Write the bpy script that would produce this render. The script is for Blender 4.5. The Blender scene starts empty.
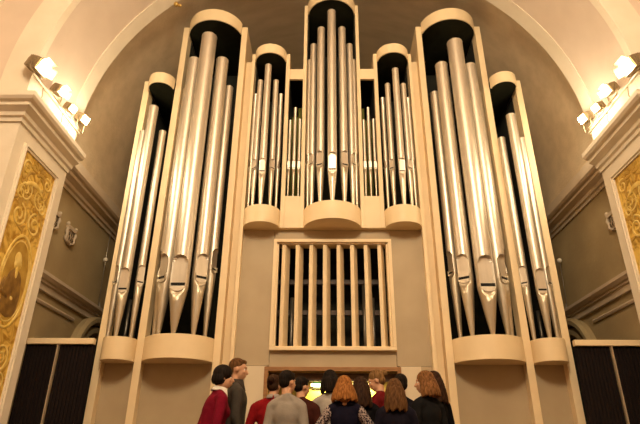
import bpy, math, random
from mathutils import Vector, Matrix
random.seed(7)
C = bpy.context.scene.collection
PI = math.pi
sc = bpy.context.scene

# ------------------------------------------------------------------ helpers
def link(o, parent=None):
    C.objects.link(o)
    if parent: o.parent = parent
    return o

def tag(o, label=None, cat=None, group=None, kind=None):
    if label: o['label'] = label
    if cat: o['category'] = cat
    if group: o['group'] = group
    if kind: o['kind'] = kind
    return o

def empty(name, loc=(0, 0, 0), label=None, cat=None, group=None, rz=0):
    o = bpy.data.objects.new(name, None); link(o)
    o.location = loc; o.rotation_euler = (0, 0, rz); o.empty_display_size = .1
    return tag(o, label, cat, group)

class MB:
    def __init__(s): s.v = []; s.f = []; s.sm = []
    def add(s, vs, fs, smooth=False):
        n = len(s.v); s.v += [tuple(p) for p in vs]
        s.f += [tuple(i + n for i in f) for f in fs]; s.sm += [smooth] * len(fs); return s
    def box(s, x0, x1, y0, y1, z0, z1):
        vs = [(x, y, z) for z in (z0, z1) for y in (y0, y1) for x in (x0, x1)]
        return s.add(vs, [(0, 2, 3, 1), (4, 5, 7, 6), (0, 1, 5, 4), (2, 6, 7, 3), (0, 4, 6, 2), (1, 3, 7, 5)])
    def obox(s, c, size, M):
        a, b, d = [k / 2 for k in size]
        vs = [Vector(c) + M @ Vector((x, y, z)) for z in (-d, d) for y in (-b, b) for x in (-a, a)]
        return s.add(vs, [(0, 2, 3, 1), (4, 5, 7, 6), (0, 1, 5, 4), (2, 6, 7, 3), (0, 4, 6, 2), (1, 3, 7, 5)])
    def prism(s, poly, z0, z1, smooth=False):       # poly: ccw xy
        n = len(poly)
        vs = [(x, y, z0) for x, y in poly] + [(x, y, z1) for x, y in poly]
        s.add(vs, [tuple(range(n))[::-1], tuple(range(n, 2 * n))])
        return s.add(vs, [(i, (i + 1) % n, n + (i + 1) % n, n + i) for i in range(n)], smooth)
    def lathe(s, prof, c=(0, 0, 0), n=24, M=None, smooth=True):
        vs = []
        for r, z in prof:
            for k in range(n):
                a = 2 * PI * k / n; p = Vector((r * math.cos(a), r * math.sin(a), z))
                if M: p = M @ p
                vs.append(p + Vector(c))
        fs = []
        for i in range(len(prof) - 1):
            for k in range(n):
                fs.append((i * n + k, i * n + (k + 1) % n, (i + 1) * n + (k + 1) % n, (i + 1) * n + k))
        s.add(vs, fs, smooth)
        m = len(s.v) - len(vs); L = len(prof) - 1
        s.f += [tuple(m + k for k in range(n))[::-1], tuple(m + L * n + k for k in range(n))]; s.sm += [False, False]
        return s
    def tube(s, pts, r, n=8, closed=False):
        pts = [Vector(p) for p in pts]; rs = r if isinstance(r, (list, tuple)) else [r] * len(pts)
        vs = []; fs = []; m = len(pts); ref = None
        for i, p in enumerate(pts):
            if closed: t = pts[(i + 1) % m] - pts[i - 1]
            else: t = pts[min(i + 1, m - 1)] - pts[max(i - 1, 0)]
            t.normalize()
            if ref is None:
                ref = Vector((0, 0, 1)) if abs(t.z) < .9 else Vector((1, 0, 0))
            u = (ref - t * ref.dot(t)).normalized(); ref = u; w = t.cross(u)
            for k in range(n):
                a = 2 * PI * k / n; vs.append(p + (u * math.cos(a) + w * math.sin(a)) * rs[i])
        for i in range(m if closed else m - 1):
            j = (i + 1) % m
            for k in range(n): fs.append((i * n + k, i * n + (k + 1) % n, j * n + (k + 1) % n, j * n + k))
        s.add(vs, fs, True)
        if not closed:
            b = len(s.v) - len(vs)
            s.f += [tuple(b + k for k in range(n))[::-1], tuple(b + (m - 1) * n + k for k in range(n))]; s.sm += [False, False]
        return s
    def ell(s, c, r, M=None, nu=16, nv=10):
        vs = []; fs = []
        for i in range(1, nv):
            t = PI * i / nv
            for k in range(nu):
                a = 2 * PI * k / nu
                p = Vector((r[0] * math.sin(t) * math.cos(a), r[1] * math.sin(t) * math.sin(a), r[2] * math.cos(t)))
                vs.append((M @ p if M else p) + Vector(c))
        for i in range(nv - 2):
            for k in range(nu): fs.append((i * nu + k, (i + 1) * nu + k, (i + 1) * nu + (k + 1) % nu, i * nu + (k + 1) % nu))
        tp = Vector((0, 0, r[2])); bt = Vector((0, 0, -r[2]))
        vs += [(M @ tp if M else tp) + Vector(c), (M @ bt if M else bt) + Vector(c)]
        T = (nv - 1) * nu
        for k in range(nu):
            fs.append((T, k, (k + 1) % nu)); fs.append((T + 1, (nv - 2) * nu + (k + 1) % nu, (nv - 2) * nu + k))
        return s.add(vs, fs, True)
    def cap(s, a, b, ra, rb, flat=1.0, n=14):       # round-ended tapering limb; flat scales y
        a, b = Vector(a), Vector(b); d = b - a; L = d.length
        q = d.to_track_quat('Z', 'Y').to_matrix(); prof = []
        for i in range(5): t = PI / 2 * (1 - i / 4); prof.append((max(ra * math.cos(t), .0005), -ra * math.sin(t)))
        for i in range(1, 5): t = i / 5; prof.append((ra + (rb - ra) * t, L * t))
        for i in range(5): t = PI / 2 * i / 4; prof.append((max(rb * math.cos(t), .0005), L + rb * math.sin(t)))
        s.lathe(prof, a, n, q)
        if flat != 1.0:
            m = len(prof) * n; st = len(s.v) - m
            for i in range(st, len(s.v)):
                x, y, z = s.v[i]; ym = a.y + (b.y - a.y) * max(0, min(1, (z - a.z) / (b.z - a.z) if abs(b.z - a.z) > 1e-4 else 0))
                s.v[i] = (x, ym + (y - ym) * flat, z)
        return s
    def sweep(s, path, prof, closed=False):
        """plan path (x, y), profile (out to the right-hand side of travel, z)"""
        P = [Vector(p) for p in path]; n = len(P); k = len(prof); vs = []
        for i in range(n):
            d0 = (P[i] - P[i - 1]).normalized() if i > 0 else None
            d1 = (P[i + 1] - P[i]).normalized() if i < n - 1 else None
            d0 = d0 or d1; d1 = d1 or d0
            n0 = Vector((d0.y, -d0.x)); n1 = Vector((d1.y, -d1.x))
            m = (n0 + n1) / (1 + n0.dot(n1))
            for o, z in prof: vs.append((P[i].x + m.x * o, P[i].y + m.y * o, z))
        fs = []
        for i in range(n - 1):
            for j in range(k): fs.append((i * k + j, i * k + (j + 1) % k, (i + 1) * k + (j + 1) % k, (i + 1) * k + j))
        fs += [tuple(range(k)), tuple(range((n - 1) * k, n * k))[::-1]]
        return s.add(vs, fs)
    def mesh(s, name, mat):
        me = bpy.data.meshes.new(name); me.from_pydata(s.v, [], s.f)
        me.polygons.foreach_set('use_smooth', s.sm)
        if mat: me.materials.append(mat)
        me.update(); return me
    def build(s, name, mat, parent=None, bevel=0, fixn=False):
        me = s.mesh(name, mat)
        if fixn:
            import bmesh
            b = bmesh.new(); b.from_mesh(me); bmesh.ops.recalc_face_normals(b, faces=b.faces); b.to_mesh(me); b.free()
        o = bpy.data.objects.new(name, me); link(o, parent)
        if bevel:
            m = o.modifiers.new('bevel', 'BEVEL'); m.width = bevel; m.segments = 2; m.limit_method = 'ANGLE'
        return o

def struct(o, label=None): o['kind'] = 'structure'; 
def S(o, label=None):
    o['kind'] = 'structure'
    if label: o['label'] = label
    return o

# ------------------------------------------------------------------ materials
def mat(name, col, rough=.6, metal=0, col2=None, scale=6, detail=4, bump=0, bscale=None, stretch=None, emis=None, estr=0, coat=0, contrast=(.35, .65), spec=None):
    m = bpy.data.materials.new(name); m.use_nodes = True
    nt = m.node_tree; N = nt.nodes; L = nt.links; b = N['Principled BSDF']
    b.inputs['Base Color'].default_value = (*col, 1); b.inputs['Roughness'].default_value = rough
    b.inputs['Metallic'].default_value = metal; b.inputs['Coat Weight'].default_value = coat
    if spec is not None: b.inputs['Specular IOR Level'].default_value = spec
    if col2 or bump:
        tc = N.new('ShaderNodeTexCoord'); mp = N.new('ShaderNodeMapping'); L.new(tc.outputs['Object'], mp.inputs[0])
        if stretch: mp.inputs['Scale'].default_value = stretch
        no = N.new('ShaderNodeTexNoise'); no.inputs['Scale'].default_value = scale; no.inputs['Detail'].default_value = detail
        L.new(mp.outputs[0], no.inputs['Vector'])
        if col2:
            r = N.new('ShaderNodeValToRGB'); r.color_ramp.elements[0].position = contrast[0]; r.color_ramp.elements[1].position = contrast[1]
            r.color_ramp.elements[0].color = (*col, 1); r.color_ramp.elements[1].color = (*col2, 1)
            L.new(no.outputs['Fac'], r.inputs[0]); L.new(r.outputs[0], b.inputs['Base Color'])
        if bump:
            n2 = no
            if bscale:
                n2 = N.new('ShaderNodeTexNoise'); n2.inputs['Scale'].default_value = bscale; n2.inputs['Detail'].default_value = 4
                L.new(mp.outputs[0], n2.inputs['Vector'])
            bp = N.new('ShaderNodeBump'); bp.inputs['Strength'].default_value = bump; bp.inputs['Distance'].default_value = .02
            L.new(n2.outputs['Fac'], bp.inputs['Height']); L.new(bp.outputs[0], b.inputs['Normal'])
    if emis:
        b.inputs['Emission Color'].default_value = (*emis, 1); b.inputs['Emission Strength'].default_value = estr
    return m

M_cream = mat('cream_paint', (.85, .665, .405), .5, col2=(.81, .63, .375), scale=3, bump=.04, bscale=40)
M_panel = mat('beige_panel', (.47, .365, .225), .6, col2=(.43, .33, .20), scale=2, bump=.04, bscale=60)
M_panel_l = mat('pale_lower_panel', (.72, .60, .42), .55, col2=(.68, .565, .39), scale=2)
M_dark = mat('case_interior_shade_black', (.012, .012, .007), .9, col2=(.022, .02, .010), scale=5)  # near-black puts the shade of the hollow case into the colour
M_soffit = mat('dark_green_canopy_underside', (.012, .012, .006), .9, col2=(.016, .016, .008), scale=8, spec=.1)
M_olive = mat('olive_inner_board', (.16, .15, .02), .8)
M_metal = mat('tin_pipe_metal', (.70, .625, .51), .40, metal=.78, col2=(.63, .56, .45), scale=3, stretch=(6, 6, .5), bump=.02, bscale=12)
M_lip = mat('tin_foot_darker_reflections', (.58, .49, .34), .40, metal=.8, col2=(.62, .55, .44), scale=5, stretch=(5, 5, .8))  # same tin as the bodies; darker golden reflections put into the colour
M_black = mat('opening_shade_and_clock_black', (.008, .007, .005), .9)  # painted shade of openings, and the clock case's own black
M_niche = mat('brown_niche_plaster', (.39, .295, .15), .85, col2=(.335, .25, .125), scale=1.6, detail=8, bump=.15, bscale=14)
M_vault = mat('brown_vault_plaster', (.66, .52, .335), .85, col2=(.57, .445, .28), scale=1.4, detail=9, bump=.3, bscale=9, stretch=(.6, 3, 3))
M_arch = mat('pinkish_white_plaster', (.74, .60, .47), .75, col2=(.68, .545, .42), scale=1.5, detail=6, bump=.12, bscale=8)
M_white = mat('warm_white_plaster', (.84, .74, .58), .7, col2=(.78, .68, .52), scale=2.5, detail=6, bump=.08, bscale=14)
M_cornice = mat('tan_cornice_plaster', (.56, .45, .32), .75, col2=(.50, .40, .28), scale=3, detail=6)
M_louvre = mat('black_brown_slats', (.009, .005, .005), .8, col2=(.014, .008, .006), scale=12, stretch=(4, 4, .3), spec=.15)
M_wood = mat('orange_brown_wood', (.36, .17, .055), .45, col2=(.26, .115, .035), scale=6, stretch=(1, 6, 6))
M_wood_d = mat('dark_brown_wood', (.10, .05, .022), .5, col2=(.065, .03, .013), scale=6, stretch=(1, 6, 6))
M_floor = mat('parquet_floor', (.16, .085, .035), .4, col2=(.11, .055, .022), scale=2, stretch=(1, 10, 1))
M_gold = mat('ochre_painted_ground', (.40, .19, .006), .6, col2=(.80, .53, .10), scale=4.5, detail=5, contrast=(.36, .60))
for nd in M_gold.node_tree.nodes:
    if nd.type == 'TEX_NOISE': nd.inputs['Distortion'].default_value = 2.2
M_gold_d = mat('dark_ochre_relief', (.40, .21, .02), .55, col2=(.58, .36, .06), scale=5, detail=6)
M_gold_l = mat('light_ochre_relief', (.86, .66, .22), .55, col2=(.66, .43, .07), scale=6, detail=6)
M_wire = mat('wire_metal', (.45, .40, .32), .4, metal=.8)
M_lampb = mat('lamp_housing_metal', (.30, .22, .12), .45, metal=.4)
M_lampw = mat('barn_door_metal', (.16, .11, .05), .5, metal=.3)
M_bar = mat('painted_steel_bar', (.75, .68, .5), .4, metal=.3)
M_bulb = mat('halogen_lens', (1, .9, .7), .3, emis=(1, .72, .36), estr=24)
M_tube = mat('desk_lamp_tube', (1, .95, .6), .3, emis=(1, .88, .30), estr=9)
M_paper = mat('sheet_music_paper', (.85, .83, .70), .7)
M_key = mat('ivory_keys', (.8, .76, .62), .35)
M_skin = mat('skin', (.60, .32, .18), .55, col2=(.58, .30, .17), scale=20)
M_eye = mat('eye_white', (.8, .78, .72), .2)
M_iris = mat('dark_iris', (.03, .02, .015), .2)
M_shoe = mat('black_leather', (.02, .018, .017), .35)

# ------------------------------------------------------------------ camera
cam = bpy.data.cameras.new('camera'); co = bpy.data.objects.new('camera', cam); link(co)
cam.sensor_width = 36; cam.lens = 36 * 530 / 640; cam.clip_end = 200
co.location = (-.1, 0, .8)
co.rotation_euler = (Matrix.Rotation(math.radians(.75), 3, 'Z') @ Matrix.Rotation(math.radians(115.1), 3, 'X') @ Matrix.Rotation(math.radians(.35), 3, 'Z')).to_euler()
sc.camera = co

# ------------------------------------------------------------------ room shell
YF, YB, YE = 5.95, 7.36, 11.6        # pilaster front, pilaster back, end wall
R1, R2, ZS = 4.25, 4.5, 5.55
S(MB().box(-8.5, 8.5, -9, 13, -.2, 0).build('floor', M_floor), 'brown wooden hall floor')
LEG = [False]
def arc(r, n=48, a0=0, a1=PI): return [(r * math.cos(a0 + (a1 - a0) * i / n), ZS + r * math.sin(a0 + (a1 - a0) * i / n)) for i in range(n + 1)]
def vault(r, y0, y1, t, z0=ZS, n=56):
    """barrel vault soffit of radius r from y0 to y1, thickness t upward"""
    m = MB(); A = arc(r, n); B = arc(r + t, n)
    if LEG[0]: A = [(r, 5.22)] + A + [(-r, 5.22)]; B = [(r + t, 5.22)] + B + [(-r - t, 5.22)]; n += 2
    k = n + 1
    vs = [(x, y0, z) for x, z in A] + [(x, y1, z) for x, z in A] + [(x, y0, z) for x, z in B] + [(x, y1, z) for x, z in B]
    fs = [(i, i + 1, k + i + 1, k + i) for i in range(n)]
    m.add(vs, fs, True)
    m.add(vs, [(2 * k + i, 3 * k + i, 3 * k + i + 1, 2 * k + i + 1) for i in range(n)], True)
    m.add(vs, [(i, 2 * k + i, 2 * k + i + 1, i + 1) for i in range(n)] + [(k + i, k + i + 1, 3 * k + i + 1, 3 * k + i) for i in range(n)])
    return m
# transverse arch with its pilasters
S(vault(R1, YF, YB, .3).build('trim_1', M_arch, fixn=True), 'pinkish white plaster arch spanning in front of the organ niche')
LEG[0] = True
m = vault(R1 - .015, YB - .30, YB - .003, .1)
m2 = vault(R1 - .05, YB - .13, YB - .03, .1)
S(m.build('trim_2', M_white, fixn=True), 'pale moulding along the inner edge of the arch')
m = vault(R1 - .012, YF - .07, YF + .05, .42)
S(m.build('trim_3', M_white, fixn=True), 'pale raised band around the front of the arch')
m = vault(R1 + 1.05, YF - .035, YF + .02, .09)
S(m.build('trim_4', M_white, fixn=True), 'thin outer moulding line on the wall around the arch')
LEG[0] = False
# niche barrel vault, niche walls, end wall
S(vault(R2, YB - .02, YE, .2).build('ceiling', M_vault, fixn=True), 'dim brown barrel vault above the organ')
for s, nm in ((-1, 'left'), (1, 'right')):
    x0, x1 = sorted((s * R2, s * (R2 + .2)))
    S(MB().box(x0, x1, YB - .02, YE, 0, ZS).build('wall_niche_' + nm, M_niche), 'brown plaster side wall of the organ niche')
    x0, x1 = sorted((s * R1, s * (R1 + .45)))
    S(MB().box(x0, x1, YF, YB, 0, ZS).build('wall_pilaster_' + nm, M_white), 'pinkish white pilaster carrying the arch')
    x0, x1 = sorted((s * 7.6, s * 7.8))
    S(MB().box(x0, x1, -9, YF + .2, 0, 11.2).build('wall_' + nm, M_arch), 'pale hall side wall')
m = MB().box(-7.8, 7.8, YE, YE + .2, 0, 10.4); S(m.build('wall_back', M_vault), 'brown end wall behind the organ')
# front wall plane with the arch opening
m = MB(); A = arc(R1, 48); n = len(A)
outer = [(7.7, ZS)] + [(7.7 if i <= 12 else (-7.7 if i >= 36 else 7.7 - 15.4 * (i - 12) / 24), (ZS + (11.2 - ZS) * i / 12) if i <= 12 else (11.2 if i < 36 else 11.2 - (11.2 - ZS) * (i - 36) / 12)) for i in range(1, 49)]
vs = [(x, YF, z) for x, z in A] + [(x, YF, z) for x, z in outer] + [(x, YF + .25, z) for x, z in A] + [(x, YF + .25, z) for x, z in outer]
m.add(vs, [(i, i + 1, n + i + 1, n + i) for i in range(48)] + [(2 * n + i, 3 * n + i, 3 * n + i + 1, 2 * n + i + 1) for i in range(48)])
for s in (-1, 1):
    x0, x1 = sorted((s * R1, s * 7.7)); m.box(x0 + (.0 if s < 0 else .4), x1 - (.4 if s < 0 else 0), YF + .01, YF + .25, 0, ZS)
S(m.build('wall_front', M_arch, fixn=True), 'pale wall around the great arch')
S(MB().box(-7.8, 7.8, -9.2, -9, 0, 11.2).build('wall_rear', mat('rear_wall_brown', (.34, .24, .14), .7, col2=(.28, .19, .11), scale=1)), 'brown rear wall of the hall')
# hall ceiling (behind and above the camera)
m = MB(); nn = 32
pts = [(7.7 * math.cos(PI * i / nn), 8.6 + 2.6 * math.sin(PI * i / nn)) for i in range(nn + 1)]
vs = [(x, -9, z) for x, z in pts] + [(x, YF + .1, z) for x, z in pts]
m.add(vs, [(i, i + 1, nn + 2 + i, nn + 1 + i) for i in range(nn)], True)
S(m.build('ceiling_hall', M_arch, fixn=True), 'pale vaulted hall ceiling')

capital = [(-.02, 4.93), (.03, 4.93), (.035, 4.985), (.07, 5.00), (.08, 5.05), (.13, 5.08), (.17, 5.10), (.17, 5.15), (.22, 5.165), (.25, 5.20), (.25, 5.27), (-.02, 5.30)]
for s in (-1, 1):
    path = [(s * 7.6, YF), (s * R1, YF), (s * R1, YB), (s * R2, YB), (s * R2, YE)]
    if s > 0: prof = [(-o, z) for o, z in capital]
    else: prof = capital
    S(MB().sweep(path[:3], prof).build('trim_5' if s < 0 else 'trim_6', M_white, fixn=True), 'warm white moulded cornice capping the pilaster')
    S(MB().sweep([(s * R2, YB + .02), (s * R2, YE)], [(-o if s > 0 else o, z - .03 + (.09 if z > 5.2 else 0)) for o, z in capital]).build('trim_7' if s < 0 else 'trim_8', M_cornice, fixn=True), 'tan moulded cornice along the niche wall')
    low = [(-.02, 3.14), (.05, 3.14), (.05, 3.235), (.085, 3.245), (.085, 3.275), (.12, 3.285), (.16, 3.33), (.16, 3.38), (-.02, 3.40)]
    S(MB().sweep([(s * R2, YB + .02), (s * R2, YE)], [(-o if s > 0 else o, z) for o, z in low]).build('trim_9' if s < 0 else 'trim_10', M_cornice, fixn=True), 'tan string course low on the niche wall')
    lin = [(-.02, 2.955), (.03, 2.955), (.045, 2.985), (.03, 3.01), (-.02, 3.01)]
    S(MB().sweep([(s * R2, YB + .02), (s * R2, 9.06)], [(-o if s > 0 else o, z) for o, z in lin]).build('trim_11' if s < 0 else 'trim_12', M_cornice, fixn=True), 'thin tan moulding under the string course')
    # arched window with thick surround
    w = empty('window_1' if s < 0 else 'window_2', (s * R2, 10.0, 0)); w['kind'] = 'structure'; w['label'] = 'arched opening with thick rounded surround in the niche wall'
    def ring(ri, ro, d, name, mt):
        mm = MB(); n = 28; zc = 2.28; vs = []
        pr = [(ri, 0), (ri, d * .55), (ri + (ro - ri) * .3, d), (ri + (ro - ri) * .75, d), (ro, d * .6), (ro, 0)]
        P = [(1, -1.0)] + [(math.cos(PI * i / n), math.sin(PI * i / n)) for i in range(n + 1)] + [(-1, -1.0)]
        k = len(pr)
        for a, (cy, cz) in enumerate(P):
            for r, o in pr:
                z = zc + r * cz if 0 < a < len(P) - 1 else 0
                vs.append((-s * o, r * cy, z))
        fs = [(i * k + j, i * k + (j + 1) % k, (i + 1) * k + (j + 1) % k, (i + 1) * k + j) for i in range(len(P) - 1) for j in range(k)]
        mm.add(vs, fs, False); return mm.build(name, mt, w, fixn=True)
    ring(.60, .78, .10, 'inner_surround', M_niche); ring(.80, .96, .15, 'outer_surround', M_niche)
    mm = MB(); mm.add([(-s * .012, .6 * math.cos(PI * i / 24), 2.28 + .6 * math.sin(PI * i / 24)) for i in range(25)] + [(-s * .012, -.6, 0), (-s * .012, .6, 0)], [tuple(range(27))])
    mm.build('opening_shade', M_black, w)  # black sheet stands in for the shaded opening; the wall is solid

# ------------------------------------------------------------------ painted panels with medallion on the pilasters
def lerp(a, b, t): return a + (b - a) * t
class FB(MB):
    def build(s, *a, **k):
        s.v = [(x * .35 + (.0035 if x > 0 else -.0035), y, z) for x, y, z in s.v]
        return MB.build(s, *a, **k)
def painted_panel(s, label):
    root = empty('painted_panel', (s * R1, 6.64, .8), label, 'wall painting')
    P0, P1, Q0, Q1 = -.43, .43, .0, 3.86      # along y, along z (local)
    X = lambda d: -s * d
    m = MB()
    fr = [(0, 0), (.0, .02), (.035, .035), (.07, .02), (.075, 0)]
    def bar(a, b, c, d):
        x0, x1 = sorted((X(0), X(.03))); m.box(x0, x1, a, b, c, d)
    def bar2(a, b, c, d):
        x0, x1 = sorted((X(0), X(.05))); m.box(x0, x1, a, b, c, d)
    bar(P0 - .07, P0, Q0 - .07, Q1 + .07); bar(P1, P1 + .07, Q0 - .07, Q1 + .07); bar(P0, P1, Q1, Q1 + .07); bar(P0, P1, Q0 - .07, Q0)
    bar2(P0 - .055, P0 - .03, Q0 - .05, Q1 + .05); bar2(P1 + .03, P1 + .055, Q0 - .05, Q1 + .05); bar2(P0 - .03, P1 + .03, Q1 + .03, Q1 + .055)
    m.build('frame', M_white, root, bevel=.004)
    x0, x1 = sorted((X(0), X(.005))); MB().box(x0, x1, P0, P1, Q0, Q1).build('painted_ground', M_gold, root)
    yc, zc, ry, rz = .07, 2.14, .33, .62
    def loop(k, r):
        return FB().tube([(X(.012), yc + ry * k * math.cos(a), zc + rz * k * math.sin(a)) for a in [2 * PI * i / 48 for i in range(48)]], r, 8, True)
    m = loop(1.0, .022); m2 = loop(.88, .012); m.add(m2.v, m2.f, True); m.build('oval_border', M_gold_l, root)
    mm = FB(); mm.add([(X(.012), yc + ry * .86 * math.cos(2 * PI * i / 40), zc + rz * .86 * math.sin(2 * PI * i / 40)) for i in range(40)], [tuple(range(40))]); mm.build('medallion_ground', M_gold_d, root)
    # generic bewigged sitter in low relief
    g = FB(); K = lambda y, z, a, b, t=.02: g.ell((X(.014), yc + y * 1.0, zc + z), (t * 1.6, a, b))
    K(.0, .27, .062, .09, .022); K(-.03, .30, .075, .085, .016); K(-.055, .22, .035, .07, .016); K(.05, .22, .03, .05, .014)
    g.build('sitter_head', M_gold_l, root)
    g = FB(); K(0, -.02, .17, .17); K(-.10, -.18, .10, .22); K(.10, -.20, .11, .20); K(.0, -.34, .2, .15)
    g.tube([(X(.03), -.14, zc - .02), (X(.035), -.19, zc - .2), (X(.035), -.02, zc - .25)], [.035, .035, .02]); g.build('sitter_coat', mat('brown_ochre_coat', (.17, .08, .01), .6, col2=(.30, .16, .025), scale=9), root)
    g = FB(); K(0, .10, .04, .10, .028); K(.02, -.24, .04, .03, .03); g.build('sitter_collar', M_gold_l, root)
    # scrolls and acanthus above and below
    def spiral(y, z, r0, turns, sg, a0, w=.016):
        n = int(22 * turns); return [(X(.014), y + sg * r0 * (1 - .8 * i / n) * math.cos(a0 + 2 * PI * turns * i / n), z + r0 * (1 - .8 * i / n) * math.sin(a0 + 2 * PI * turns * i / n)) for i in range(n + 1)]
    for zz, fl in ((2.98, 1), (3.36, 1), (1.18, -1), (.35, 1)):
        a = FB(); b = FB()
        for sg in (-1, 1):
            a.tube(spiral(sg * .20, zz, .17, 1.6, sg, PI * .5 * fl), .018)
            a.tube(spiral(sg * .28, zz + .30 * fl, .11, 1.4, -sg, PI * .3), .015)
            for q in range(6):
                t = q / 5; an = lerp(-.5, 1.5, t)
                c = (X(.012), sg * (.13 + .11 * math.cos(an)), zz + .13 * fl + .16 * math.sin(an) * fl)
                b.ell(c, (.018, .022, .07), Matrix.Rotation(sg * (an - .4), 3, 'X'), 10, 6)
        for q in range(7):
            an = PI * (q / 6) ; c = (X(.012), .11 * math.cos(an), zz + .36 * fl + .13 * math.sin(an))
            b.ell(c, (.016, .03, .085), Matrix.Rotation(an - PI / 2, 3, 'X'), 10, 6)
        a.build('scrollwork', M_gold_l, root); b.build('leaf_ornament', M_gold_d, root)
    b = FB()
    for q in range(70):
        y = random.uniform(-.38, .38); z = random.choice([random.uniform(2.8, 3.75), random.uniform(.1, 1.35)])
        b.ell((X(.01), y, z), (.012, random.uniform(.015, .035), random.uniform(.04, .09)), Matrix.Rotation(random.uniform(-1.4, 1.4), 3, 'X'), 8, 6)
    b.build('scattered_leaves', M_gold_d, root)['kind'] = 'stuff'
    # ribbon banner
    c = FB(); c.tube([(X(.02), -.25 + .5 * t, 3.42 + .1 * math.sin(PI * t)) for t in [i / 12 for i in range(13)]], [.02 + .02 * math.sin(PI * i / 12) for i in range(13)]); c.build('ribbon', M_gold_l, root)
    return root
painted_panel(-1, 'tall ochre and gold wall painting with oval portrait, on the left pilaster')
painted_panel(1, 'tall ochre and gold wall painting with scrolls and oval, on the right pilaster')

# plaster cartouches on the niche wall
def cartouche(s, y, z, label, sc_=1):
    root = empty('plaster_cartouche', (s * R2, y, z), label, 'wall ornament', None); root.scale = (1, .86, .82)
    m = MB(); X = lambda d: -s * d
    x0, x1 = sorted((X(0), X(.06)))
    m.box(x0, x1, -.17, .17, .14, .19); m.box(x0, x1, -.14, .14, .11, .14)
    for sg in (-1, 1):
        m.tube([(X(.03), sg * .15, .12), (X(.04), sg * .19, .06), (X(.04), sg * .15, -.02), (X(.03), sg * .18, -.09), (X(.03), sg * .1, -.15), (X(.03), 0, -.17)], [.025, .03, .025, .03, .028, .03])
        m.ell((X(.03), sg * .17, .21), (.035, .03, .045))
    m.ell((X(.02), 0, -.01), (.03, .14, .13)); m.build('scroll_shield', M_cornice, root)
    g = MB()
    for dy in (-.075, 0, .075):
        g.ell((X(.045), dy, .03), (.016, .02, .05)); g.ell((X(.045), dy + .02, -.06), (.016, .018, .045))
    g.build('hollow_shade', mat('shaded_brown_hollow', (.10, .07, .035), .8), root)  # raised dark lumps, shade of the carved hollows put into their colour
cartouche(-1, 8.32, 4.24, 'scrolled plaster shield further from the left pilaster')
cartouche(-1, 7.70, 4.27, 'scrolled plaster shield half hidden by the left pilaster')
cartouche(1, 7.74, 4.28, 'scrolled plaster shield beside the right pilaster')

# thin rods with a ball on the niche wall
def ball_rod(s, label, top):
    root = empty('ball_rod', (s * 4.42, 9.75, 3.4), label, 'rod')
    MB().tube([(0, .05, 0), (0, 0, .95), (0, 0, top)], .008, 6).build('rod', M_wire, root)
    MB().ell((0, 0, .93), (.045, .045, .045)).build('ball', M_white, root)
    MB().tube([(s * .08, .05, -.12), (-s * .02, .05, -.16), (-s * .06, .03, -.05), (-s * .03, .02, .08), (0, .05, .0)], .012, 8).build('hook', M_wire, root)
ball_rod(-1, 'thin rod with small white ball hanging against the left niche wall', 1.55)
ball_rod(1, 'thin rod topped by small white ball standing against the right niche wall', .94)

# louvre screens
def screen(s, label):
    x0, x1 = sorted((s * 3.49, s * 4.49)); root = empty('louvre_screen', ((x0 + x1) / 2, 7.8, 0), label, 'screen')
    h = (x1 - x0) / 2; m = MB().box(-h, h, -.04, .05, 2.315, 2.40); m.build('top_rail', M_cream, root, bevel=.006)
    MB().box(-h, h, 0, .04, 0, .12).build('bottom_rail', M_cream, root)
    xm = s * .02
    MB().box(xm - .007, xm + .007, -.03, .02, .12, 2.315).build('mullion', mat('brown_mullion', (.45, .34, .22), .6), root)
    for a, b in ((-h, xm - .014), (xm + .014, h)):
        m = MB(); m.box(a, b, .02, .045, .12, 2.313); x = a + .02
        while x < b - .03: m.box(x, x + .026, .004, .02, .12, 2.312); x += .05
        m.build('slatted_panel', M_louvre, root)
screen(-1, 'black vertically slatted screen under cream rail, beside the left outer tower')
screen(1, 'black vertically slatted screen under cream rail, beside the right outer tower')

# ------------------------------------------------------------------ organ case
case = empty('organ_case', (0, 8, 0), 'large cream organ case with half-round towers, canopies and centre grille', 'pipe organ')
Y0 = 8.0
def P(m, name, mt, bevel=0, label=None, parent=None):   # shapes in world coordinates
    for i, (x, y, z) in enumerate(m.v): m.v[i] = (x, y - Y0, z)
    o = m.build(name, mt, parent or case, bevel, fixn=True)
    if label: o['label'] = label
    return o
def boards(xa, xb, top, y0=8.0, y1=9.3, z0=0):
    for s in (-1, 1):
        a, b = sorted((s * xa, s * xb)); P(MB().box(a, b, y0, y1, z0, top), 'case_board', M_cream, .005)
boards(3.425, 3.535, 7.28); boards(2.83, 2.94, 8.62); boards(1.67, 1.78, 8.62)
boards(1.47, 1.53, 7.93); boards(.80, .87, 7.93, z0=4.262); boards(.475, .54, 9.2, z0=4.262)
for s in (-1, 1):
    a, b = sorted((s * 1.53, s * 1.67)); P(MB().box(a, b, 8.2, 8.24, 0, 7.9), 'filler_strip', M_cream)
    a, b = sorted((s * .54, s * .80)); P(MB().box(a, b, 8.01, 8.06, 7.33, 7.57), 'cross_rail', M_cream, .004)
    P(MB().box(a, b, 8.005, 8.10, 4.26, 4.85), 'bay_apron', M_cream, .004)
    P(MB().box(a, b, 8.1, 9.3, 7.45, 7.5), 'bay_top', M_dark)
def arcpts(xc, a, b, y=8.0, n=24):
    R = (a * a + b * b) / (2 * b); t = math.asin(min(1, a / R)); yc = y - b + R
    return [(xc + R * math.sin(-t + 2 * t * i / n), yc - R * math.cos(-t + 2 * t * i / n)) for i in range(n + 1)]
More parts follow.
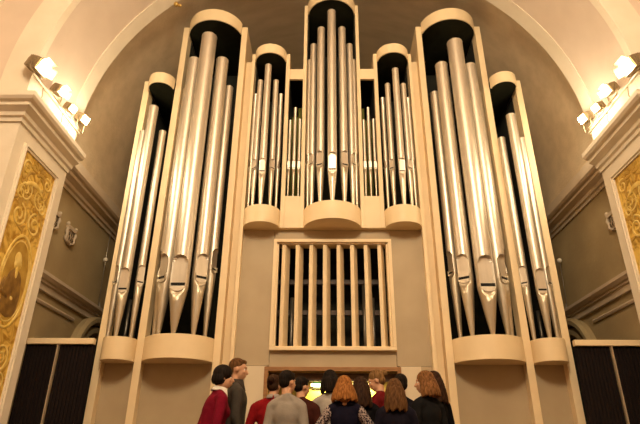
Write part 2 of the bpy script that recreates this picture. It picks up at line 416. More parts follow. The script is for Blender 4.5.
def bay(xc, a, b, cz0, cz1, pz0, pz1, key):
    A = arcpts(xc, a, b)
    Aj = arcpts(xc, a - .02, b - .02)
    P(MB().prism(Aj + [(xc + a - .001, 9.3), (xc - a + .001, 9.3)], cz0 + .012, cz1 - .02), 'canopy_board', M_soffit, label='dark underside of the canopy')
    I = arcpts(xc, a - .02, b - .02)
    m = MB(); n = len(A)
    vs = [(x, y, z) for z in (cz0, cz1) for x, y in A] + [(x, y, z) for z in (cz0, cz1) for x, y in I]
    fs = []
    for i in range(n - 1): fs += [(i, i + 1, n + i + 1, n + i), (2 * n + i, 3 * n + i, 3 * n + i + 1, 2 * n + i + 1)]
    m.add(vs, fs, True)
    m.add(vs, [(i, 2 * n + i, 2 * n + i + 1, i + 1) for i in range(n - 1)] + [(n + i, n + i + 1, 3 * n + i + 1, 3 * n + i) for i in range(n - 1)])
    P(m, 'canopy', M_cream, label='curved cream band crowning the tower')
    m = MB().prism(A + [(xc + a, 8.25), (xc - a, 8.25)], pz0, pz1); m.sm = [False, False] + [True] * 24 + [False] * 3 
    P(m, 'pedestal', M_cream, label='half-round cream base under the pipes')
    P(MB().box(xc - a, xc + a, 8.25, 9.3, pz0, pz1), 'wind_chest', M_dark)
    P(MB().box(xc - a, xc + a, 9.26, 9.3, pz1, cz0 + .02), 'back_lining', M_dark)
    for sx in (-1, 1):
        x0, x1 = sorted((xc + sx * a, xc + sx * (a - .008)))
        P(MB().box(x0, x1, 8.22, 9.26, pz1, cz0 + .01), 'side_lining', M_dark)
BAYS = {}
for s in (-1, 1):
    bay(s * 2.305, .525, .40, 8.43, 8.70, 2.10, 2.44, 'large'); bay(s * 3.1825, .2425, .27, 7.05, 7.275, 2.10, 2.425, 'outer')
    bay(s * 1.17, .30, .27, 7.735, 7.945, 4.262, 4.565, 'inner')
bay(0, .475, .40, 8.95, 9.22, 4.262, 4.575, 'centre')
for s in (-1, 1):    # linings of the narrow bays and olive boards
    a, b = sorted((s * .54, s * .80)); P(MB().box(a, b, 9.26, 9.3, 4.85, 7.45), 'back_lining', M_dark)
    P(MB().box(a, b, 8.1, 9.3, 4.75, 4.84), 'wind_chest', M_dark)
    for x in (s * .54, s * .80):
        x0, x1 = sorted((x, x + (.006 if x < (a + b) / 2 else -.006))); P(MB().box(x0, x1, 8.1, 9.26, 4.85, 7.45), 'side_lining', M_dark)
    c = (a + b) / 2 - .02 * s
    m = MB().box(a + .02, c, 8.7, 8.74, 4.9, 6.95 if s < 0 else 7.15); m.box(c, b - .02, 8.68, 8.72, 4.9, 7.15 if s < 0 else 6.85)
    P(m, 'swell_board', M_olive, label='olive board behind the small pipes')
# panels below
for s in (-1, 1):
    a, b = sorted((s * 1.78, s * 2.83)); P(MB().box(a, b, 8.14, 8.17, 0, 2.10), 'lower_panel', M_panel)
    a, b = sorted((s * 2.94, s * 3.425)); P(MB().box(a, b, 8.14, 8.17, 0, 2.10), 'lower_panel', M_panel)
    a, b = sorted((s * 1.30, s * 1.47)); P(MB().box(a, b, 8.1, 8.13, 0, 2.065), 'centre_panel', M_panel)
    a, b = sorted((s * .99, s * 1.30)); P(MB().box(a, b, 8.07, 8.13, 0, 2.06), 'lower_door', M_panel_l, .003)
    a, b = sorted((s * .955, s * 1.47)); P(MB().box(a, b, 8.1, 8.13, 2.07, 4.262), 'centre_panel', M_panel)
    a, b = sorted((s * 1.53, s * 1.67))
P(MB().box(-.95, .95, 8.1, 8.13, 4.08, 4.262), 'centre_panel', M_panel)
P(MB().box(-.95, .95, 8.1, 8.13, 2.055, 2.285), 'centre_panel', M_panel)
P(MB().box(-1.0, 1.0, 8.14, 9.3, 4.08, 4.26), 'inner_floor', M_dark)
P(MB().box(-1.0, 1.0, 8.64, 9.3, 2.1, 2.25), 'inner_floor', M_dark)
# grille
gf = MB(); gx, g0, g1, w = .955, 2.285, 4.075, .055
gf.box(-gx, gx, 8.02, 8.14, g1 - w, g1); gf.box(-gx, gx, 8.02, 8.14, g0, g0 + w); gf.box(-gx, -gx + w, 8.02, 8.14, g0 + w, g1 - w); gf.box(gx - w, gx, 8.02, 8.14, g0 + w, g1 - w)
gi = .03
gfo = P(gf, 'grille_frame', M_cream, .004)
gf = MB(); a = gx - w; gf.box(-a, a, 8.06, 8.27, g1 - w - .02, g1 - w - .0); gf.box(-a, a, 8.06, 8.4, g0 + w, g0 + w + .012); gf.box(-a, -a + .03, 8.06, 8.2, g0 + w, g1 - w); gf.box(a - .03, a, 8.06, 8.2, g0 + w, g1 - w)
P(gf, 'grille_reveal', M_cream)
for i in range(8):
    x = -.775 + .2216 * i; m = MB()
    Mz = Matrix.Rotation(math.radians(0), 3, 'Z')
    poly = [(x - .045, 8.085), (x + .012, 8.07), (x + .078, 8.24), (x + .045, 8.25)]
    m.prism([(q[0] , q[1] - 0) for q in poly], g0 + w + .012, g1 - w - .03)
    P(m, 'grille_slat', M_cream, .004)
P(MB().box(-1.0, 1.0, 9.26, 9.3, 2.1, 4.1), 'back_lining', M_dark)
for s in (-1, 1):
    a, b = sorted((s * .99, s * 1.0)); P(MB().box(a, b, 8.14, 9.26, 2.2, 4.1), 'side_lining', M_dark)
m = MB().box(-.98, .98, 8.75, 8.85, 3.00, 3.08); m.box(-.98, .98, 8.8, 8.9, 3.55, 3.63); P(m, 'inner_beam', M_wood_d, label='dark wooden beam behind the grille')
# console recess frame
m = MB(); m.box(-1.01, 1.0, 8.02, 8.14, 1.985, 2.045); m.box(-1.01, -.95, 8.02, 8.14, 0, 1.985); m.box(.94, 1.0, 8.02, 8.14, 0, 1.985)
P(m, 'recess_frame', M_wood, .004, 'orange-brown wooden frame around the console recess')
m = MB(); m.box(-.95, .95, 8.14, 8.62, 1.97, 2.05); m.box(-.97, -.95, 8.14, 8.62, 0, 1.97); m.box(.94, .96, 8.14, 8.62, 0, 1.97); m.box(-.95, .95, 8.60, 8.64, 0, 2.05)
P(m, 'recess_lining', mat('recess_brown', (.30, .20, .07), .5, col2=(.25, .16, .05), scale=4), label='brown lining of the console recess')
m = MB().box(-.95, .95, 8.16, 8.2, 1.86, 1.97); P(m, 'recess_valance', M_wood_d)

# console
con = empty('organ_console', (.1, 8.3, 0), 'wooden organ console with lit music desk inside the recess', 'organ console')
def Cn(m, name, mt, label=None):
    o = m.build(name, mt, con, fixn=True)
    if label: o['label'] = label
    return o
Cn(MB().box(-.85, .80, -.1, .28, 0, .78), 'cabinet', M_wood_d)
for k in range(3):
    Cn(MB().box(-.5, .5, -.10 + .1 * k, .04 + .1 * k, .80 + .07 * k, .84 + .07 * k), 'manual', M_key, 'row of ivory keys')
Cn(MB().box(-.85, -.56, -.1, .28, .78, 1.2), 'stop_jamb', M_wood); Cn(MB().box(.56, .80, -.1, .28, .78, 1.2), 'stop_jamb', M_wood)
Cn(MB().box(-.55, .62, .20, .23, 1.1, 1.78), 'music_desk', mat('pale_yellow_desk', (.62, .50, .12), .5, col2=(.55, .43, .10), scale=5))
Cn(MB().box(-.43, .60, .02, .10, 1.815, 1.845), 'desk_lamp_tube', M_tube, 'glowing strip lamp')
sh = empty('sheet_music', (.47, 8.47, 1.30), 'open white sheet music leaning on the console desk', 'sheet music')
MB().box(-.11, -.002, -.012, -.002, 0, .28).build('page', M_paper, sh); MB().box(.002, .11, -.012, -.002, 0, .28).build('page', M_paper, sh)
mo = empty('desk_clock', (-.24, 8.46, 1.73), 'small dark square clock on the lit console desk', 'clock')
MB().box(-.07, .07, -.03, .03, .05, .17).build('case', M_black, mo, .005); MB().box(-.05, .05, -.034, -.03, .07, .15).build('display', mat('dim_green_display', (.03, .10, .05), .3), mo)
mo.location.z = 1.78 - .05

# ------------------------------------------------------------------ pipes
def pipe(x, y, zt, zs, za, ztop, r, face, label, group, tip=.026, ears=False):
    root = empty('organ_pipe', (x, y, zt), label, 'organ pipe', group, face)   # local -Y is the mouth side
    n = 56; th = math.radians(56); c = r * math.cos(th) * 1.0; cl = c * .90
    tip = min(tip, r * .42)
    def rings(zrows, rad, flat):
        vs = []
        for z in zrows:
            for k in range(n):
                a = -PI + 2 * PI * k / n; R = rad(z)
                if flat(z, a): R = min(R, cl / math.cos(a))
                vs.append((R * math.sin(a), -R * math.cos(a), z))
        fs = [(i * n + k, i * n + (k + 1) % n, (i + 1) * n + (k + 1) % n, (i + 1) * n + k) for i in range(len(zrows) - 1) for k in range(n)]
        return vs, fs
    H = zs - zt; T = ztop - zt; Am = za - zt; hl = r * 1.05
    hA = r * 1.0
    # foot
    zr = [-.03, 0] + [(H - hl) * q / 6 for q in range(1, 6)] + [H - hl * (1 - q / 9) for q in range(10)]
    rad = lambda z: tip if z <= 0 else tip + (r - tip) * (z / H) ** .92
    fl = lambda z, a: z > H - hl and abs(a) < th * math.sqrt(max(0, 1 - ((H - z) / hl) ** 2))
    m = MB(); vs, fs = rings(zr, rad, fl); m.add(vs, fs, True); m.build('foot', M_lip, root)
    # body
    zr = [H, H + r * .25] + [H + (Am - hA - H) * q / 3 for q in range(1, 4)] + [Am - hA * (1 - q / 10) for q in range(1, 11)] + [Am + .004, Am + .05, Am + (T - Am) * .5, T - .012, T - .01, T]
    zr = sorted(set(zr))
    def fl2(z, a):
        if z > Am: return False
        if z < Am - hA: return abs(a) < th
        return abs(a) < th * math.sqrt(max(0, 1 - ((z - (Am - hA)) / hA) ** 2))
    rad2 = lambda z: r * (1.025 if z > T - .011 else 1)
    m = MB(); vs, fs = rings(zr, rad2, fl2); m.add(vs, fs, True)
    L = len(zr) - 1; m.f.append(tuple(L * n + k for k in range(n))); m.sm.append(False)
    o = m.build('body', M_metal, root)
    try:
        o.data.set_sharp_from_angle(angle=math.radians(28))
    except Exception: pass
    ws = r * math.sin(th) * .93; hs = r * .36
    MB().box(-ws, ws, -cl - .003, -cl + .02, H + r * .02, H + hs).build('mouth_slot_shade', M_black, root)  # solid black box stands in for the shade inside the mouth
    if r > .045:
        wl = r * .80; tl = max(.004, r * .06); poly = [(wl * math.cos(PI + PI * q / 14), wl * .72 * math.sin(PI + PI * q / 14)) for q in range(15)]
        m = MB(); nn_ = 15; vs = [(px, -cl - tl - .10 * (-pz), H + pz) for px, pz in poly] + [(px, -cl + tl * 1.2, H + pz) for px, pz in poly]
        m.add(vs, [tuple(range(nn_)), tuple(range(nn_, 2 * nn_))[::-1]] + [(q, (q + 1) % nn_, nn_ + (q + 1) % nn_, nn_ + q) for q in range(nn_)])
        m.build('lower_lip', M_metal, root, fixn=True)
    if ears:
        for sx in (-1, 1):
            MB().box(min(sx * ws, sx * (ws + .007)), max(sx * ws, sx * (ws + .007)), -c - r * .22, -c + .01, H - r * .30, H + r * .62).build('ear', M_lip, root)
    return root

def tower(s, xc, defs, base, tname, gname, cy):
    """defs: (dx, y, zslot, zarch, ztop, r)"""
    names = {3: ['outermost', 'tallest middle', 'innermost'], 5: ['outermost', 'second outer', 'tallest middle', 'second inner', 'innermost'],
             7: ['first', 'second', 'third', 'tallest middle', 'fifth', 'sixth', 'seventh']}[len(defs)]
    for i, (dx, y, zs, za, zt, r) in enumerate(defs):
        x = xc + dx; face = math.atan2(dx, cy - y) if abs(dx) > .01 else 0
        nm = names[i] if s <= 0 else (names[::-1][i] if len(defs) != 7 else names[i])
        suffix = ', counted from the left' if len(defs) == 7 and i != 3 else ''
        pipe(x, y, base, zs, za, zt, r, face * .85, f'{nm} silver pipe of the {tname}{suffix}', f'pipes of the {tname}', ears=abs(dx) > .01)
# large towers
def large(s, tops, xc):
    D = [(-.39, 8.08, 3.50, 3.86, tops[0], .083), (-.262, 7.87, 3.33, 3.72, tops[1], .115), (0, 7.74, 3.165, 3.64, tops[2], .142), (.262, 7.87, 3.33, 3.72, tops[3], .115), (.39, 8.08, 3.55, 3.90, tops[4], .083)]
    tower(s, xc, D, 2.44, 'large %s tower' % ('left' if s < 0 else 'right'), '', 8.15)
large(-1, [7.12, 7.66, 8.12, 7.66, 7.18], -2.335); large(1, [7.04, 7.53, 7.95, 7.50, 7.04], 2.32)
def outer(s, tops, xc):
    D = [(-.175, 7.97, 3.30, 3.58, tops[0], .062), (0, 7.83, 3.14, 3.48, tops[1], .082), (.175, 7.97, 3.30, 3.58, tops[2], .062)]
    tower(s, xc, D, 2.425, 'small outer %s tower' % ('left' if s < 0 else 'right'), '', 8.15)
outer(-1, [6.12, 6.55, 6.12], -3.21); outer(1, [5.97, 6.36, 5.96], 3.17)
def inner(s, t, xc):
    D = [(-.235, 8.05, 5.42, 5.56, t[0], .038), (-.145, 7.93, 5.33, 5.51, t[1], .050), (0, 7.83, 5.21, 5.46, t[2], .060), (.145, 7.93, 5.33, 5.51, t[3], .050), (.235, 8.05, 5.42, 5.56, t[4], .038)]
    tower(s, xc, D, 4.565, 'small inner %s tower' % ('left' if s < 0 else 'right'), '', 8.10)
inner(-1, [7.0, 7.22, 7.50, 7.22, 7.0], -1.185); inner(1, [6.91, 7.13, 7.40, 7.13, 6.91], 1.18)
D = [(-.42, 8.07, 5.52, 5.70, 7.82, .048), (-.345, 7.93, 5.41, 5.62, 8.08, .060), (-.198, 7.80, 5.315, 5.58, 8.37, .071), (0, 7.73, 5.18, 5.51, 8.74, .080)]
D += [(-a, b, c, d, e, f) for a, b, c, d, e, f in D[:3][::-1]]
tower(0, 0, D, 4.575, 'central tower', '', 8.15)
for s in (-1, 1):
    for i, (dx, tp) in enumerate(((-.09, 6.48), (0, 6.76), (.09, 6.50))):
        pipe(s * .675 + dx, 8.14, 4.85, 5.46, 5.62, tp, .028 if i != 1 else .031, 0, ['left-hand slender', 'taller middle slender', 'right-hand slender'][i] + ' pipe in the narrow bay %s of centre' % ('left' if s < 0 else 'right'), 'slender pipes in the narrow bays', tip=.014)
# small inner ranks glimpsed behind
M_inner = mat('dull_inner_pipe_metal', (.22, .19, .15), .4, metal=.8)
def rank_pipe(x, y, z, h, r, label):
    o = MB().lathe([(r * .3, 0), (r, h * .25), (r, h * .26), (r, h)], n=14).build('inner_pipe', M_inner); o.location = (x, y, z)
    tag(o, label, 'organ pipe', label)
for s in (-1, 1):
    for k in range(3): rank_pipe(s * 3.2 + (k - 1) * .13, 8.5, 2.425, .75 - .08 * k, .03, 'dull inner pipe behind the feet of the outer %s pipes' % ('left' if s < 0 else 'right'))
    for k in range(4): rank_pipe(s * (.38 + .14 * k), 8.5, 2.25, .75 + .22 * ((k * 5) % 3), .03, 'dull grey pipe standing inside behind the grille, %s half' % ('left' if s < 0 else 'right'))

# ------------------------------------------------------------------ spotlights on the ledges
def lookM(d, up=Vector((0, 0, 1))):
    d = Vector(d).normalized(); x = d.cross(up).normalized(); z = x.cross(d); return Matrix((x, d, z)).transposed()   # local y = aim
def spotlight(pos, aim, k, label, doors, power):
    root = empty('stage_spotlight', pos, label, 'spotlight', None)
    M = lookM(Vector(aim) - Vector(pos)); w = .13 * k
    m = MB(); m.obox(M @ Vector((0, -.10 * k, 0)), (w * 1.7, .2 * k, w * 1.4), M); m.obox(M @ Vector((0, -.22 * k, 0)), (w * 1.2, .06 * k, w), M)
    for q in range(4): m.obox(M @ Vector((0, -.05 * k - .035 * k * q, 0)), (w * 1.8, .01 * k, w * 1.5), M)
    m.build('housing', M_lampb, root)
    m = MB(); m.obox(M @ Vector((0, .008, 0)), (w * 1.5, .014, w * 1.2), M); m.build('lens', M_bulb, root)
    if doors:
        for sx, sz in ((1, 0), (-1, 0), (0, 1), (0, -1)):
            R = Matrix.Rotation(sz * .55, 3, 'X') @ Matrix.Rotation(-sx * .55, 3, 'Z')
            c = Vector((sx * w * .98, .05 * k, sz * w * .80)); dims = (.006, .10 * k, w * 1.2) if sx else (w * 1.4, .10 * k, .006)
            MB().obox(M @ c, dims, M @ R).build('barn_door', M_lampw, root)
    zb = 5.56 - pos[2]
    m = MB(); a = M @ Vector((w, -.1 * k, 0)); b = M @ Vector((-w, -.1 * k, 0))
    m.tube([a, a + Vector((0, 0, zb * .7)), Vector((0, 0, zb)), b + Vector((0, 0, zb * .7)), b], .009, 6); m.build('yoke', M_lampb, root)
    L = bpy.data.lights.new('spotlight_beam', 'POINT'); L.energy = power; L.color = (1, .86, .62); L.shadow_soft_size = .05
    lo = bpy.data.objects.new('spotlight_beam', L); link(lo, root); lo.location = M @ Vector((0, .09, 0))
SP = 17
for s, nm in ((-1, 'left'), (1, 'right')):
    ps = [(5.80, 5.74, 1.0, 1), (6.38, 5.78, .72, 1), (6.76, 5.74, .62, 0), (7.18, 5.83, .72, 0)]
    words = ['nearest spotlight with open flaps on the %s ledge', 'second spotlight on the %s ledge, behind the nearest one', 'third glowing spotlight along the %s ledge', 'farthest glowing spotlight on the %s ledge, beside the niche']
    for (y, z, k, d), wd in zip(ps, words):
        spotlight((s * 4.05, y, z), (s * .2, y - .6, 4.0), k, wd % nm, d, SP)
    bar = empty('lamp_bar', (s * 4.07, 6.45, 5.25), 'pale steel bar carrying the spotlights above the %s cornice' % nm, 'lamp bar')
    MB().tube([(0, -.78, .27), (0, .68, .27)], .016, 8).build('rail', M_bar, bar)
    for yy in (-.5, .1, .6):
        MB().tube([(0, yy, .27), (-s * -.02, yy + .06, .14), (s * .06, yy, .03)], .009, 6).build('bracket', M_lampb, bar)
# small fitting at the top edge of the arch
f = empty('arch_hook', (-2.93, 7.36, 8.60), 'small brass fitting fixed at the edge of the arch', 'fitting')
MB().ell((0, 0, -.03), (.05, .05, .05)).ell((.07, 0, -.06), (.035, .03, .03)).build('brass_knob', mat('brass', (.6, .4, .12), .3, metal=.9), f)

# unseen chandelier added behind the camera; its light fills the room
ch = empty('chandelier', (0, -.5, 8.6), 'unseen ring chandelier with glowing globes, added to light the hall', 'chandelier')
MB().tube([(1.1 * math.cos(2 * PI * i / 40), 1.1 * math.sin(2 * PI * i / 40), 0) for i in range(40)], .03, 8, True).build('ring', M_bar, ch)
MB().tube([(0, 0, 0), (0, 0, 2.6)], .02, 8).build('stem', M_bar, ch)
m = MB()
for i in range(6): m.tube([(0, 0, .3), (1.1 * math.cos(PI * i / 3), 1.1 * math.sin(PI * i / 3), 0)], .012, 6)
m.build('arms', M_bar, ch)
M_globe = mat('chandelier_globe', (1, .9, .7), .3, emis=(1, .72, .42), estr=22)
for i in range(12):
    a = 2 * PI * i / 12; MB().ell((1.1 * math.cos(a), 1.1 * math.sin(a), -.14), (.13, .13, .13)).build('globe', M_globe, ch)
L = bpy.data.lights.new('chandelier_fill_light', 'POINT'); L.energy = 1450; L.color = (1, .84, .60); L.shadow_soft_size = 1.0
lo = bpy.data.objects.new('chandelier_fill_light', L); link(lo, ch); lo.location = (0, 0, -.5)
L = bpy.data.lights.new('desk_light', 'AREA'); L.shape = 'RECTANGLE'; L.size = 1.0; L.size_y = .04; L.energy = 14; L.color = (1, .85, .28)
lo = bpy.data.objects.new('desk_light', L); link(lo, con); lo.location = (.08, .06, 1.80); lo.rotation_euler = (math.radians(35), 0, 0)

w = bpy.data.worlds.new('world'); sc.world = w; w.use_nodes = True
w.node_tree.nodes['Background'].inputs[0].default_value = (1, .85, .66, 1); w.node_tree.nodes['Background'].inputs[1].default_value = .55

# PEOPLE
#@@P0
def blob(m, name, mt, parent, voxel=.010, sm=4, fac=.6):
    o = m.build(name, mt, parent)
    r = o.modifiers.new('remesh', 'REMESH'); r.mode = 'VOXEL'; r.voxel_size = voxel; r.use_smooth_shade = True
    s = o.modifiers.new('smooth', 'SMOOTH'); s.iterations = sm; s.factor = fac
    return o

def hair_mat(name, c1, c2):
    m = mat(name, tuple(k * .45 for k in c1), .6, spec=.08, col2=tuple(k * .75 for k in c2), scale=26, detail=3, stretch=(3, 3, .35), bump=.5, contrast=(.3, .7)); return m
def cloth(name, c, c2=None, scale=14, contrast=(.35, .65), rough=.85):
    return mat(name, tuple(k * .6 for k in c), rough, spec=.08, col2=tuple(k * .6 for k in c2) if c2 else tuple(k * .48 for k in c), scale=scale, bump=.15, bscale=60, contrast=contrast)

def person(x, y, H, face, head, pitch, hair, hmat, top, label, arms='front', lean=0, vest=None, collar=None, wide=1.0, trous=None, sleeve_mat=None, female=True):
    k = H / 1.745
    root = empty('person', (x, y, 0), label, 'person', 'people gathered at the organ console', math.radians(face)); root.scale = (k, k, k)
    hipz = .95; ln = math.radians(lean)
    def T(p):
        p = Vector(p)
        if p.z > hipz and ln:
            t = min(1, (p.z - hipz) / .25); a = -ln * t; dz = p.z - hipz
            return Vector((p.x, p.y * math.cos(a) - dz * math.sin(a), hipz + p.y * math.sin(a) + dz * math.cos(a)))
        return p
    HM = Matrix.Rotation(math.radians(head - face), 3, 'Z') @ Matrix.Rotation(-math.radians(pitch), 3, 'X')
    hc = T((0, .015, 1.625))
    def h(p): return hc + HM @ Vector(p)
    W = wide * (.94 if female else 1.06)
    def torso(m, e=0.0):
        m.ell(T((0, -.005, .97)), (.165 * (1.04 if female else 1) + e, .115 + e, .13 + e * .3), None, 20, 12)
        m.cap(T((0, 0, 1.02)), T((0, 0, 1.25)), .128 * W + e, .142 * W + e, .76)
        m.ell(T((0, .002, 1.29)), (.160 * W + e, .112 + e, .165 + e * .5), None, 20, 12)
        m.cap(T((-.132 * W, -.012, 1.378)), T((.132 * W, -.012, 1.378)), .056 + e, .056 + e)
        for q in (-1, 1): m.cap(T((q * .03, -.02, 1.455)), T((q * .15 * W, -.012, 1.392)), .036 + e * .8, .046 + e * .8)
        if female:
            for q in (-1, 1): m.ell(T((q * .07, .085, 1.27)), (.065 + e * .5, .055 + e * .5, .065 + e * .5))
    sh = lambda q: T((q * .178 * W, -.012, 1.368))
    if arms == 'down': el = lambda q: T((q * .235 * W, -.03, 1.12)); wr = lambda q: T((q * .235 * W, .05, .89))
    elif arms == 'out': el = lambda q: T((q * .345 * W, -.03, 1.15)); wr = lambda q: T((q * .27 * W, .20, 1.12))
    else: el = lambda q: T((q * .245 * W, .0, 1.13)); wr = lambda q: T((q * .12 * W, .21, 1.10))
    def arm(m, q, e=0.0, upto=1.0):
        a, b, c = sh(q), el(q), wr(q)
        m.cap(a, b, .047 + e, .036 + e); m.cap(b, b + (c - b) * upto, .036 + e, .025 + e)
    # body: one continuous figure
    m = MB(); torso(m)
    m.cap(T((0, -.018, 1.42)), h((0, -.015, -.06)), .058, .050)
    m.ell(h((0, -.014, .022)), (.075, .094, .098), HM, 22, 14); m.ell(h((0, .028, -.03)), (.059, .066, .086), HM, 18, 12)
    m.ell(h((0, .042, -.082)), (.040, .040, .028), HM); m.cap(h((0, .086, .012)), h((0, .108, -.026)), .009, .014)
    m.ell(h((0, .090, -.060)), (.024, .011, .009), HM); m.ell(h((0, .072, .034)), (.048, .022, .012), HM)
    for q in (-1, 1):
        m.ell(h((q * .077, -.006, -.008)), (.008, .016, .027), HM)
        m.ell(h((q * .036, .062, -.022)), (.022, .022, .020), HM)
        arm(m, q)
        wv = wr(q); d = (wv - el(q)).normalized(); side = Vector((-q, .15, 0)); side = (side - d * side.dot(d)).normalized(); nr = d.cross(side)
        pc = wv + d * .05; PM = Matrix((side, d, nr)).transposed(); m.ell(pc, (.040, .052, .018), PM)
        for i in range(4):
            b0 = pc + side * (-.030 + .020 * i) + d * .035; L = (.062, .074, .070, .054)[i]
            p1 = b0 + d * L * .55 - nr * .006 * q; p2 = p1 + (d * .75 - nr * .65 * q).normalized() * L * .5
            m.cap(b0, p1, .0095, .0085, n=8); m.cap(p1, p2, .0085, .0075, n=8)
        t0 = wv + d * .025 + side * .028; t1 = t0 + (side + d * .8).normalized() * .042; m.cap(t0, t1, .012, .010, n=8); m.cap(t1, t1 + (d + side * .25).normalized() * .032, .010, .008, n=8)
        m.cap((q * .09, 0, .90), (q * .098, .012, .50), .088, .056); m.cap((q * .098, .012, .50), (q * .10, -.012, .10), .054, .036)
        m.ell((q * .102, .055, .042), (.036, .11, .034))
    blob(m, 'body', M_skin, root, .0085, 3, .5)
    for q in (-1, 1):
        m = MB().ell(h((q * .030, .0700, .006)), (.0120, .0120, .0085), HM, 12, 8); e = m.build('eye', M_eye, root)
        MB().ell(h((q * .030, .0800, .006)), (.006, .0035, .006), HM, 10, 6).build('iris', M_iris, e)
    # clothes
    tm = cloth(f'{hair}_top', *top) if isinstance(top, tuple) else top
    m = MB(); torso(m, .016)
    m.cap(T((0, 0, .90)), T((0, 0, 1.0)), .168, .160, .74)
    if not vest:
        for q in (-1, 1): arm(m, q, .015, .93)
        if arms: m.cap(T((0, -.02, 1.43)), T((0, -.016, 1.468)), .066, .061)
    o = blob(m, 'vest' if vest else 'top', tm, root, .011, 5, .6)
    if vest:
        m = MB()
        for q in (-1, 1): arm(m, q, .014, .9); m.cap(T((q * .12, -.015, 1.40)), sh(q), .05, .056)
        for q in (-1, 1):
            mm = MB(); arm(mm, q, .016, .9); blob(mm, 'sleeve', vest, root, .010, 4, .5)
    if collar:
        m = MB(); pr = []
        n = 28
        for i in range(n + 1):
            a = -PI * .5 + 2 * PI * (i + .5) / (n + 1) + PI * 0
            fr = max(0, math.sin(a)); 
            for rr, z in ((.060, 1.515), (.066, 1.52), (.093, 1.475 - .07 * fr), (.088, 1.468 - .07 * fr)):
                pr.append(T((rr * math.cos(a), -.008 + rr * math.sin(a) * (1 + .25 * fr), z)))
        m.add(pr, [(i * 4 + j, i * 4 + (j + 1) % 4, (i + 1) * 4 + (j + 1) % 4, (i + 1) * 4 + j) for i in range(n) for j in range(4)], True)
        m.build('collar', collar, root, fixn=True)
    # trousers and shoes
    m = MB(); m.ell((0, -.005, .95), (.170, .122, .13), None, 20, 12)
    for q in (-1, 1): m.cap((q * .09, 0, .90), (q * .098, .012, .50), .096, .072); m.cap((q * .098, .012, .50), (q * .10, -.008, .10), .070, .056)
    blob(m, 'trousers', trous or M_trous, root, .013, 4, .5)
    for q in (-1, 1):
        m = MB(); m.ell((q * .102, .062, .045), (.047, .135, .042)); m.box(q * .102 - .04, q * .102 + .04, -.05, .15, 0, .022)
        blob(m, 'shoe', M_shoe, root, .009, 3, .5)
    # hair
    m = MB(); E = lambda c, r: m.ell(h(c), r, HM, 20, 12)
    def locks(a0, a1, n, L, r=.026, spread=.0, top=.05, back=0):
        for i in range(n):
            a = math.radians(a0 + (a1 - a0) * i / (n - 1)); sx, cy = math.sin(a), -math.cos(a)
            jl = L * (1 - .06 * ((i * 7) % 3))
            pts = [(.060 * sx, .072 * cy - .012, top + .02), (.080 * sx, .094 * cy - .015, top - .05)]
            for t in (.35, .7, 1.0): pts.append(((.084 + spread * t) * sx, (.094 + spread * t * .6) * cy - .018 - back * t, top - .05 - (jl) * t))
            # hair falls vertically whatever the head pitch
            P_ = [h(pts[0]), h(pts[1])] + [h(pts[1]) + (HM @ Vector((q[0] - pts[1][0], q[1] - pts[1][1], 0))) + Vector((0, 0, q[2] - pts[1][2])) for q in pts[2:]]
            m.tube(P_, [r * .8, r, r, r * .95, r * .6], 8)
    if hair == 'short': E((0, -.022, .042), (.081, .096, .090)); E((0, -.050, -.005), (.070, .062, .070)); E((0, .040, .090), (.052, .04, .026))
    elif hair == 'crop': E((0, -.024, .042), (.079, .094, .086)); E((0, -.048, .0), (.068, .060, .066)); E((0, .042, .090), (.050, .036, .024))
    elif hair == 'bowl': E((0, -.022, .045), (.098, .110, .100)); E((0, -.045, -.010), (.092, .080, .085)); locks(-80, 80, 9, .07, .03)
    elif hair == 'bob': E((0, -.020, .042), (.088, .102, .095)); locks(-105, 105, 15, .15, .030, .012); E((0, -.055, -.05), (.08, .06, .10))
    elif hair == 'shoulder': E((0, -.020, .042), (.087, .102, .094)); locks(-112, 112, 19, .165, .030, .055, back=.015); E((0, -.06, -.06), (.085, .06, .12))
    elif hair == 'long': E((0, -.020, .042), (.084, .099, .092)); locks(-105, 105, 17, .25, .028, .035, back=.03); E((0, -.065, -.09), (.075, .05, .15))
    elif hair == 'bun': E((0, -.022, .042), (.081, .097, .090)); E((0, -.050, -.005), (.070, .064, .072)); E((0, -.125, .045), (.042, .040, .042))
    blob(m, 'hair', hmat, root, .008, 2, .45)
    return root

M_trous = cloth('dark_trousers', (.02, .02, .028))
hb = hair_mat('black_hair', (.010, .007, .006), (.03, .018, .012)); hbr = hair_mat('brown_hair', (.10, .042, .014), (.22, .10, .035))
hd = hair_mat('dark_brown_hair', (.03, .013, .007), (.075, .032, .014)); ho = hair_mat('copper_hair', (.30, .10, .022), (.55, .22, .055))
hl = hair_mat('light_brown_hair', (.20, .10, .035), (.36, .19, .07)); ha = hair_mat('auburn_hair', (.14, .05, .016), (.38, .17, .055))
person(-1.355, 6.12, 1.765, -62, -78, 4, 'bowl', hb, ((.29, .008, .030),), 'person with rounded black hair in crimson cardigan over white collar', collar=cloth('white_collar', (1.3, 1.2, 1.05)), arms='down', wide=1.25, lean=9)
person(-1.18, 6.62, 1.920, -70, -88, 8, 'crop', hbr, ((.105, .085, .065),), 'tall person with cropped brown hair in grey jacket, seen in profile', collar=cloth('jacket_collar', (.09, .07, .055)), arms='down', female=False)
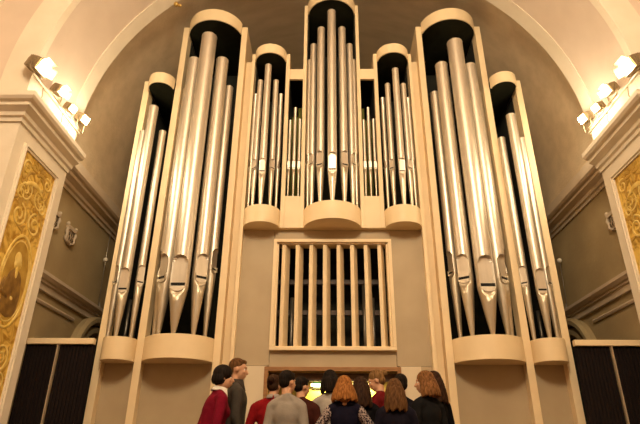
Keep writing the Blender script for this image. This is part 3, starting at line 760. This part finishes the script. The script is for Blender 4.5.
person(-.70, 6.34, 1.695, 4, -12, 6, 'bun', hd, ((.40, .012, .016),), 'person with dark pinned-up hair in bright red cardigan, mostly hidden', wide=1.22, lean=4, collar=cloth('pale_collar', (.6, .5, .42)))
person(-.502, 5.75, 1.648, -6, -42, 6, 'short', hb, ((.50, .43, .36), (.44, .38, .31)), 'person with short black hair in pale grey T-shirt, seen from behind', female=False, arms='down', wide=.84)
person(-.401, 6.85, 1.735, -8, -50, 10, 'short', hb, ((.10, .025, .016),), 'person with short black hair in maroon-brown shirt facing the lit desk', female=False, arms='down', wide=.92)
person(-.05, 6.95, 1.827, 0, -6, 6, 'bob', hb, ((.72, .62, .52),), 'person with black bob and pale shirt, closest to the lit music desk')
pat = cloth('patterned_fabric', (.03, .02, .04), (.62, .48, .42), scale=55, contrast=(.47, .53))
person(.089, 5.8, 1.60, 0, 0, 4, 'shoulder', ho, ((.014, .012, .030),), 'person with copper shoulder-length hair in navy vest with patterned sleeves', vest=pat, arms='out')
person(.30, 6.4, 1.676, 6, 0, 4, 'long', hd, ((.012, .010, .012),), 'person with long dark hair in black, just beside the copper-haired one')
person(.618, 7.0, 1.851, 60, 78, 22, 'bun', hl, ((.22, .012, .014),), 'person with light brown tied-up hair in red top, face bent towards the desk', lean=6)
person(.602, 5.7, 1.561, -4, 0, 4, 'long', hbr, ((.016, .013, .024),), 'person with long straight brown hair in dark navy top, seen from behind')
person(.765, 6.45, 1.717, 8, 14, 4, 'short', hb, ((.014, .012, .018),), 'person with black hair in dark jumper, behind the one with straight brown hair', arms='down', wide=.9)
person(.975, 6.0, 1.684, 34, 76, 4, 'shoulder', ha, ((.018, .017, .017),), 'person with auburn shoulder-length hair in black jacket, face turned to the desk', arms='down')
person(1.165, 6.5, 1.756, 30, 24, 2, 'long', hd, ((.008, .007, .008),), 'person with very dark long hair in black coat, outermost on the right', wide=.82, arms='down')
#@@P1

sc.view_settings.view_transform = 'Standard'; sc.view_settings.look = 'None'
sc.view_settings.gamma = 1; sc.view_settings.use_curve_mapping = False; sc.view_settings.exposure = .4
